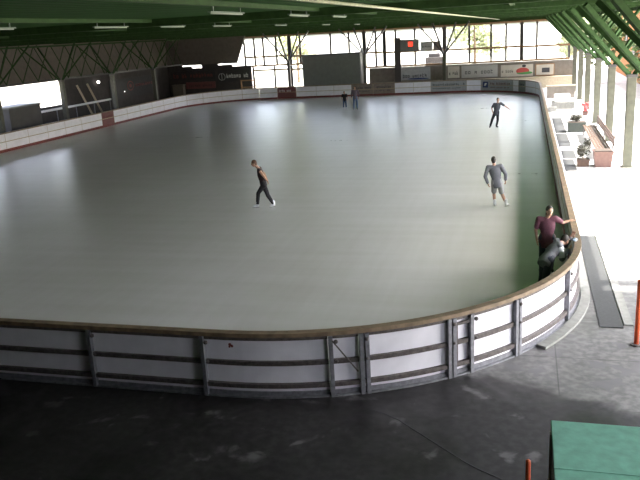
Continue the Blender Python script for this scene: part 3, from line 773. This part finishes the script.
# ------------------------------------------------------------------ people
def remesh(mb, name, m, vox, smooth=4):
    bmesh.ops.recalc_face_normals(mb.bm, faces=mb.bm.faces[:])
    me = bpy.data.meshes.new(name); mb.bm.to_mesh(me); mb.bm.free()
    o = bpy.data.objects.new(name, me); COL.objects.link(o)
    r = o.modifiers.new('r', 'REMESH'); r.mode = 'VOXEL'; r.voxel_size = vox; r.use_smooth_shade = True
    s = o.modifiers.new('s', 'SMOOTH'); s.iterations = smooth; s.factor = .5
    dg = bpy.context.evaluated_depsgraph_get(); dg.update()
    me2 = bpy.data.meshes.new_from_object(o.evaluated_get(dg), depsgraph=dg)
    bpy.data.objects.remove(o); bpy.data.meshes.remove(me)
    me2.name = name; me2.materials.clear(); me2.materials.append(m)
    me2.polygons.foreach_set('use_smooth', [True]*len(me2.polygons))
    return me2

def capsule(mb, p, q, r0, r1, n=12):
    p = V(p); q = V(q)
    mb.tube([p, p.lerp(q, .5), q], [r0, (r0+r1)/2, r1], n)
    mb.ell(p, (r0, r0, r0), None, 12); mb.ell(q, (r1, r1, r1), None, 12)

def lerp(a, b, t): return V(a).lerp(V(b), t)

def person(loc, rz, J, look, label, top, bottom, hair, boots, name_top='shirt', name_bottom='trousers', sleeve=1., leg=1., hairlen=0, extra=None, tb=.0, hipw=1., k=1.):
    """J: joints in metres, local frame (x right, y away, z up). look: horizontal+vertical direction of the face."""
    J = {a: V(b) for a, b in J.items()}
    mb = MB(); look = V(look).normalized(); rt = look.cross(V((0, 0, 1))).normalized(); up = rt.cross(look)
    R = Matrix((rt, look, up)).transposed()
    hd = J['head']
    mb.ell(hd, (.075*k, .095*k, .115*k), R, 20)
    mb.ell(hd+look*.035*k-up*.055*k, (.055*k, .06*k, .06*k), R)
    mb.ell(hd+look*.095*k-up*.012*k, (.014*k, .022*k, .024*k), R, 10)       # nose
    mb.ell(hd+look*.085*k-up*.062*k, (.026*k, .014*k, .010*k), R, 10)      # lips
    mb.ell(hd+look*.082*k+up*.03*k, (.05*k, .014*k, .012*k), R, 10)        # brow
    for sx in (-1, 1): mb.ell(hd+rt*.076*k*sx-up*.01*k, (.012*k, .022*k, .033*k), R, 10)   # ears
    sh = (J['shL']+J['shR'])/2; hip = (J['hipL']+J['hipR'])/2
    capsule(mb, sh+V((0, 0, .01)), hd-up*.06*k-look*.015*k, .058*k, .052*k)
    ax = (J['shR']-J['shL']).normalized(); hx = (J['hipR']-J['hipL']).normalized()
    chest = lerp(sh, hip, .25); waist = lerp(sh, hip, .62)
    def torso(mb_, g, low=0.):
        # elliptical loft from the crotch to the neck base
        spine = (sh-hip).normalized(); n = 20; rings = []
        prof = ((-.11-low, .10+low*.6, .085+low*.3), (-.03, .172*hipw, .115), (.06, .168*hipw, .112), (.30, .138+.02*(hipw-1), .102), (.62, .182, .118), (.86, .175, .098), (1., .125, .075), (1.07, .06, .055))
        Ls = (sh-hip).length
        for tt_, rx, ry in prof:
            c = hip+spine*tt_*(Ls if tt_ > 0 else 1.)
            l = hx.lerp(ax, max(0, min(1, tt_))); l = (l-spine*l.dot(spine)).normalized(); fw_ = l.cross(spine)
            rings.append([mb_.bm.verts.new(c+l*(rx*k+g)*math.cos(2*PI*q/n)+fw_*(ry*k+g)*math.sin(2*PI*q/n)) for q in range(n)])
        for r0, r1 in zip(rings, rings[1:]):
            for q in range(n): mb_.bm.faces.new((r0[q], r0[(q+1) % n], r1[(q+1) % n], r1[q]))
        mb_.bm.faces.new(rings[0][::-1]); mb_.bm.faces.new(rings[-1])
        for side in ('L', 'R'): capsule(mb_, lerp(sh, J['sh'+side], .45)-spine*.03, J['sh'+side], .074*k+g, .062*k+g)
    torso(mb, 0)
    for S in 'LR':
        capsule(mb, J['sh'+S], J['el'+S], .056*k, .042*k); capsule(mb, J['el'+S], J['wr'+S], .041*k, .029*k)
        capsule(mb, J['hip'+S], J['kn'+S], .088*k, .058*k); capsule(mb, J['kn'+S], lerp(J['kn'+S], J['an'+S], .35), .056*k, .058*k)
        capsule(mb, lerp(J['kn'+S], J['an'+S], .35), J['an'+S], .058*k, .038*k)
        td = (J['toe'+S]-J['an'+S]).normalized()
        capsule(mb, J['an'+S]-V((0, 0, .03)), J['toe'+S], .042*k, .033*k)
        # hand: palm, four unequal bent fingers, thumb from the side of the palm
        w = J['wr'+S]; d = (w-J['el'+S]).normalized()
        inward = (hip-w); inward = (inward-d*inward.dot(d)); inward = inward.normalized() if inward.length > 1e-4 else V((1, 0, 0))
        lat = d.cross(inward).normalized()
        if lat.dot(look) < 0: lat = -lat
        Rh = Matrix((lat, inward, d)).transposed()
        mb.ell(w+d*.05*k, (.041*k, .018*k, .055*k), Rh, 14)
        for i, (o, ln) in enumerate(((.031, .068), (.0105, .078), (-.0105, .072), (-.031, .056))):
            b0 = w+d*.085*k+lat*o*k; b1 = b0+(d+inward*.25+lat*o*3).normalized()*ln*.5*k; b2 = b1+(d+inward*.9).normalized()*ln*.55*k
            capsule(mb, w+d*.055*k+lat*o*.9*k, b0, .0095*k, .0092*k, 8); capsule(mb, b0, b1, .0092*k, .0085*k, 8); capsule(mb, b1, b2, .0085*k, .007*k, 8)
        t0 = w+d*.03*k+lat*.03*k; t1 = t0+(lat*.8+d*.7+inward*.3).normalized()*.035*k; t2 = t1+(d+inward*.4+lat*.15).normalized()*.03*k
        capsule(mb, w+d*.02*k, t0, .014*k, .012*k, 8); capsule(mb, t0, t1, .011*k, .010*k, 8); capsule(mb, t1, t2, .010*k, .008*k, 8)
    body = link('person', remesh(mb, 'person', M['skin'], .0075))
    body.location = loc; body.rotation_euler = (0, 0, rz); tag(body, label, 'person')
    e = MB()
    for sx in (-1, 1): e.ell(hd+rt*.031*k*sx+look*.082*k+up*.008*k, (.013*k, .010*k, .008*k), R, 10)
    link('eyes', e.mesh('eyes', M['eye'], True), body)
    h = MB(); h.ell(hd-look*.018*k+up*.028*k, (.086*k, .098*k, .105*k), R, 18); h.ell(hd-look*.05*k-up*.02*k, (.075*k, .06*k, .09*k), R)
    if hairlen: 
        h.ell(hd-look*.055*k-up*.09*k, (.075*k, .05*k, hairlen*k), R)
    link('hair', remesh(h, 'hair', M[hair], .012), body)
    g = .016
    c = MB(); torso(c, g, tb)
    if sleeve > 0:
        for S in 'LR':
            if sleeve <= 1: capsule(c, J['sh'+S], lerp(J['sh'+S], J['el'+S], sleeve), .062*k+g, .052*k+g)
            else:
                capsule(c, J['sh'+S], J['el'+S], .060*k+g, .048*k+g); capsule(c, J['el'+S], lerp(J['el'+S], J['wr'+S], sleeve-1), .047*k+g, .036*k+g)
    link(name_top, remesh(c, name_top, M[top], .013), body)
    c = MB(); g2 = .013
    for s, S in ((-1, 'L'), (1, 'R')):
        capsule(c, lerp(waist, hip, .6)+hx*.08*k*s, hip+hx*.085*k*hipw*s, .103*k, .112*k); capsule(c, hip+hx*.085*k*hipw*s, J['hip'+S], .112*k, .10*k)
        if leg <= 1: capsule(c, J['hip'+S], lerp(J['hip'+S], J['kn'+S], leg), .094*k+g2, .082*k+g2)
        else:
            capsule(c, J['hip'+S], J['kn'+S], .09*k+g2, .062*k+g2); capsule(c, J['kn'+S], lerp(J['kn'+S], J['an'+S], leg-1), .064*k+g2, .048*k+g2)
    capsule(c, hip-hx*.06*k, hip+hx*.06*k, .108*k, .108*k)
    link(name_bottom, remesh(c, name_bottom, M[bottom], .013), body)
    for S in 'LR':
        a, tt = J['an'+S], J['toe'+S]
        b = MB(); capsule(b, a+V((0, 0, .10)), a-V((0, 0, .02)), .052*k, .055*k); capsule(b, a-V((0, 0, .025)), tt, .05*k, .04*k)
        sk = link('skate', remesh(b, 'skate', M[boots], .011), body)
        f = (tt-a); f.normalize(); b = MB(); low = min(a.z, tt.z)-.05*k
        d = V((f.x, f.y, 0)).normalized()
        p0 = V((a.x, a.y, 0))-d*.07; p1 = V((tt.x, tt.y, 0))+d*.05
        za = a.z-.11; zt = tt.z-.068
        b.bar(p0+V((0, 0, za+.012)), p1+V((0, 0, zt+.012)), .006, .024)
        b.bar(V((a.x, a.y, za+.015)), V((a.x, a.y, a.z-.05)), .02); b.bar(V((tt.x, tt.y, zt+.015)), V((tt.x, tt.y, tt.z-.02)), .02)
        link('blade', b.mesh('blade', M['blade']), sk)
    if extra: extra(body, J, hip, sh)
    return body

def facing(x, y): return math.atan2(-x, y)     # local +y points away from the camera

# dark skater gliding to the left, hands clasped behind the back
x, y = -9.14, 24.81
person((x, y, .012), facing(x, y), dict(head=(-.24, 0, 1.66), shL=(-.07, -.17, 1.43), shR=(-.05, .17, 1.43), elL=(.10, -.27, 1.19), elR=(.11, .27, 1.19),
       wrL=(.19, -.05, 1.0), wrR=(.20, .06, .98), hipL=(.05, -.09, .86), hipR=(.05, .09, .86), knL=(-.17, .07, .54), anL=(-.23, .06, .115), toeL=(-.37, .06, .07),
       knR=(.17, -.08, .47), anR=(.36, -.08, .13), toeR=(.25, -.1, .07)), (-1, 0, -.3),
       'skater in dark sleeveless top leaning forward, gliding left with hands behind back', 'cloth_maroonblack', 'cloth_black', 'hair_red', 'boot_white', 'tank_top', sleeve=0., leg=1.9)
# grey fleece skater going away
x, y = -.83, 25.15
person((x, y, .012), facing(x, y), dict(head=(-.13, .05, 1.60), shL=(-.31, 0, 1.37), shR=(.11, 0, 1.41), elL=(-.40, -.05, 1.06), elR=(.27, -.04, 1.13),
       wrL=(-.31, .02, .80), wrR=(.27, .05, .90), hipL=(-.10, 0, .82), hipR=(.08, 0, .83), knL=(-.11, .10, .47), anL=(-.08, .02, .115), toeL=(-.10, .16, .07),
       knR=(.15, .06, .45), anR=(.29, -.08, .14), toeR=(.37, .03, .08)), (-.1, 1, -.1),
       'skater in a grey fleece and pale grey shorts seen from behind', 'cloth_grey', 'cloth_pale', 'hair_dark', 'boot_white', 'fleece', 'shorts', sleeve=1.85, leg=.85, tb=.05)
# far skater with one arm stretched out
x, y = -1.72, 45.56
person((x, y, .012), facing(x, y), dict(head=(.22, -.02, 1.66), shL=(.0, 0, 1.41), shR=(.38, .02, 1.44), elL=(-.14, -.03, 1.2), elR=(.62, -.05, 1.28),
       wrL=(-.10, -.04, .98), wrR=(.84, -.1, 1.13), hipL=(.03, 0, .86), hipR=(.2, 0, .86), knL=(-.12, -.05, .48), anL=(-.22, .04, .115), toeL=(-.26, -.1, .07),
       knR=(.21, -.06, .48), anR=(.14, .0, .115), toeR=(.22, -.12, .07)), (.3, -1, -.1),
       'skater in charcoal tee and dark trousers with one arm stretched out sideways', 'cloth_char', 'cloth_black', 'hair_dark', 'boot_black', 'tee_shirt', sleeve=.75, leg=1.9, tb=.04)
def stand(H, w=.2, k=1.):
    s = H/1.75
    J = dict(head=(0, 0, 1.63), shL=(-w, 0, 1.42), shR=(w, 0, 1.42), elL=(-w-.07, .02, 1.14), elR=(w+.07, .02, 1.14), wrL=(-w-.06, -.06, .91), wrR=(w+.06, -.06, .91),
             hipL=(-.09, 0, .9), hipR=(.09, 0, .9), knL=(-.11, -.03, .5), knR=(.12, -.03, .5), anL=(-.13, .02, .115/s), anR=(.13, .02, .115/s), toeL=(-.17, -.12, .07/s), toeR=(.17, -.12, .07/s))
    return {a: (b[0]*s, b[1]*s, b[2]*s) for a, b in J.items()}
x, y = -14.17, 59.41
person((x, y, .012), facing(x, y), stand(1.42), (.3, -1, 0), 'small child skater in dark top and blue jeans at the far end', 'cloth_black', 'denim', 'hair_dark', 'boot_white', 'tee_shirt', sleeve=.7, leg=1.9, k=.85)
x, y = -13.05, 58.4
person((x, y, .012), facing(x, y), stand(1.88), (-.3, -1, 0), 'taller skater in greyish purple top beside the small child at the far end', 'cloth_plum', 'denim', 'hair_dark', 'boot_black', 'jumper', sleeve=1.8, leg=1.9, hairlen=.13)
# maroon shirt woman at the rail, facing the camera
x, y = .60, 18.25
rz = facing(x, y)
person((x, y, .012), rz, dict(head=(.04, -.04, 1.56), shL=(-.20, 0, 1.34), shR=(.18, .03, 1.35), elL=(-.27, .0, 1.06), elR=(.36, .15, 1.22),
       wrL=(-.24, -.08, .83), wrR=(.50, .22, 1.25), hipL=(-.10, 0, .86), hipR=(.10, 0, .86), knL=(-.11, -.04, .48), anL=(-.12, 0, .115), toeL=(-.14, -.15, .07),
       knR=(.11, -.04, .48), anR=(.12, 0, .115), toeR=(.15, -.15, .07)), (.35, -1, -.1),
       'woman in a maroon shirt standing at the rail with one hand on it', 'cloth_maroon', 'denim_dark', 'hair_dark', 'boot_black', sleeve=.7, leg=1.9, hairlen=.12, tb=.12, hipw=1.15)
# bending person in a grey top leaning on the rail
x, y = .50, 16.2
def sleeve_white(body, J, hip, sh):
    c = MB(); capsule(c, lerp(J['shL'], J['elL'], .1), lerp(J['shL'], J['elL'], .85), .082, .068)
    link('white_sleeve', remesh(c, 'white_sleeve', M['cloth_white'], .012), body)
person((x, y, .012), 0, dict(head=(.45, .70, 1.20), shL=(.32, .27, 1.16), shR=(.27, .72, 1.17), elL=(.37, .22, .90), elR=(.46, .76, 1.06),
       wrL=(.54, .58, 1.03), wrR=(.58, .80, 1.245), hipL=(.09, .0, .92), hipR=(-.02, .15, .92), knL=(.02, .02, .5), anL=(-.02, -.05, .115), toeL=(.10, .03, .07),
       knR=(-.04, .22, .5), anR=(-.10, .2, .115), toeR=(.03, .28, .07)), (.8, .6, -.3),
       'person in grey top and dark trousers bending over towards the rail', 'cloth_grey', 'denim_dark', 'hair_dark', 'boot_black', 'jumper', sleeve=1.85, leg=1.9, tb=.05, extra=sleeve_white)
g = MB((1.17, 16.9, 1.2)); g.ell((1.15, 16.86, 1.222), (.06, .045, .022)); g.ell((1.17, 16.95, 1.226), (.05, .05, .026)); g.ell((1.12, 16.93, 1.215), (.02, .04, .015))
tag(g.build('gloves', M['glove'], None, True), 'pale blue gloves lying on the cap rail beside the bending person', 'gloves')

# ------------------------------------------------------------------ light
w = bpy.data.worlds.new('World'); sc.world = w; w.use_nodes = True
nt = w.node_tree; bg = nt.nodes['Background']
sky = nt.nodes.new('ShaderNodeTexSky'); sky.sky_type = 'NISHITA'; sky.sun_disc = False
sky.sun_elevation = math.radians(52); sky.sun_rotation = math.radians(80); sky.air_density = 1.; sky.dust_density = 4.; sky.ozone_density = 1.
hs = nt.nodes.new('ShaderNodeHueSaturation'); hs.inputs['Saturation'].default_value = .55; hs.inputs['Hue'].default_value = .53
nt.links.new(sky.outputs[0], hs.inputs['Color']); nt.links.new(hs.outputs[0], bg.inputs[0]); bg.inputs[1].default_value = .8
sun = bpy.data.lights.new('sun', 'SUN'); sun.energy = 7.; sun.angle = math.radians(.6); sun.color = (1, .95, .87)
so = bpy.data.objects.new('sun', sun); COL.objects.link(so)
el = math.radians(54); az = math.radians(8)
d = V((-math.cos(el)*math.cos(az), -math.cos(el)*math.sin(az), -math.sin(el)))
so.rotation_euler = d.to_track_quat('-Z', 'Y').to_euler(); so.location = (20, 40, 30)

# ------------------------------------------------------------------ camera
f, pi_, ya, ro, H = 735.99081, .2722, .27799, -.05877, 6.01626
fw = V((-math.sin(ya)*math.cos(pi_), math.cos(ya)*math.cos(pi_), -math.sin(pi_))); r = V((math.cos(ya), math.sin(ya), 0)); u = r.cross(fw)
r2 = r*math.cos(ro)+u*math.sin(ro); u2 = -r*math.sin(ro)+u*math.cos(ro)
cam = bpy.data.cameras.new('camera'); co = bpy.data.objects.new('camera', cam); COL.objects.link(co)
Mx = Matrix((r2, u2, -fw)).transposed().to_4x4(); Mx.translation = V((0, 0, H)); co.matrix_world = Mx
cam.sensor_width = 36.; cam.sensor_fit = 'HORIZONTAL'; cam.lens = f/640*36; cam.clip_end = 6000; cam.clip_start = .05
sc.camera = co

vs = sc.view_settings; sc.display_settings.display_device = 'sRGB'
vs.view_transform = 'Standard'; vs.look = 'None'; vs.gamma = 1.; vs.use_curve_mapping = False; vs.exposure = 1.5
sc.cycles.max_bounces = 10; sc.cycles.diffuse_bounces = 6; sc.cycles.transparent_max_bounces = 12
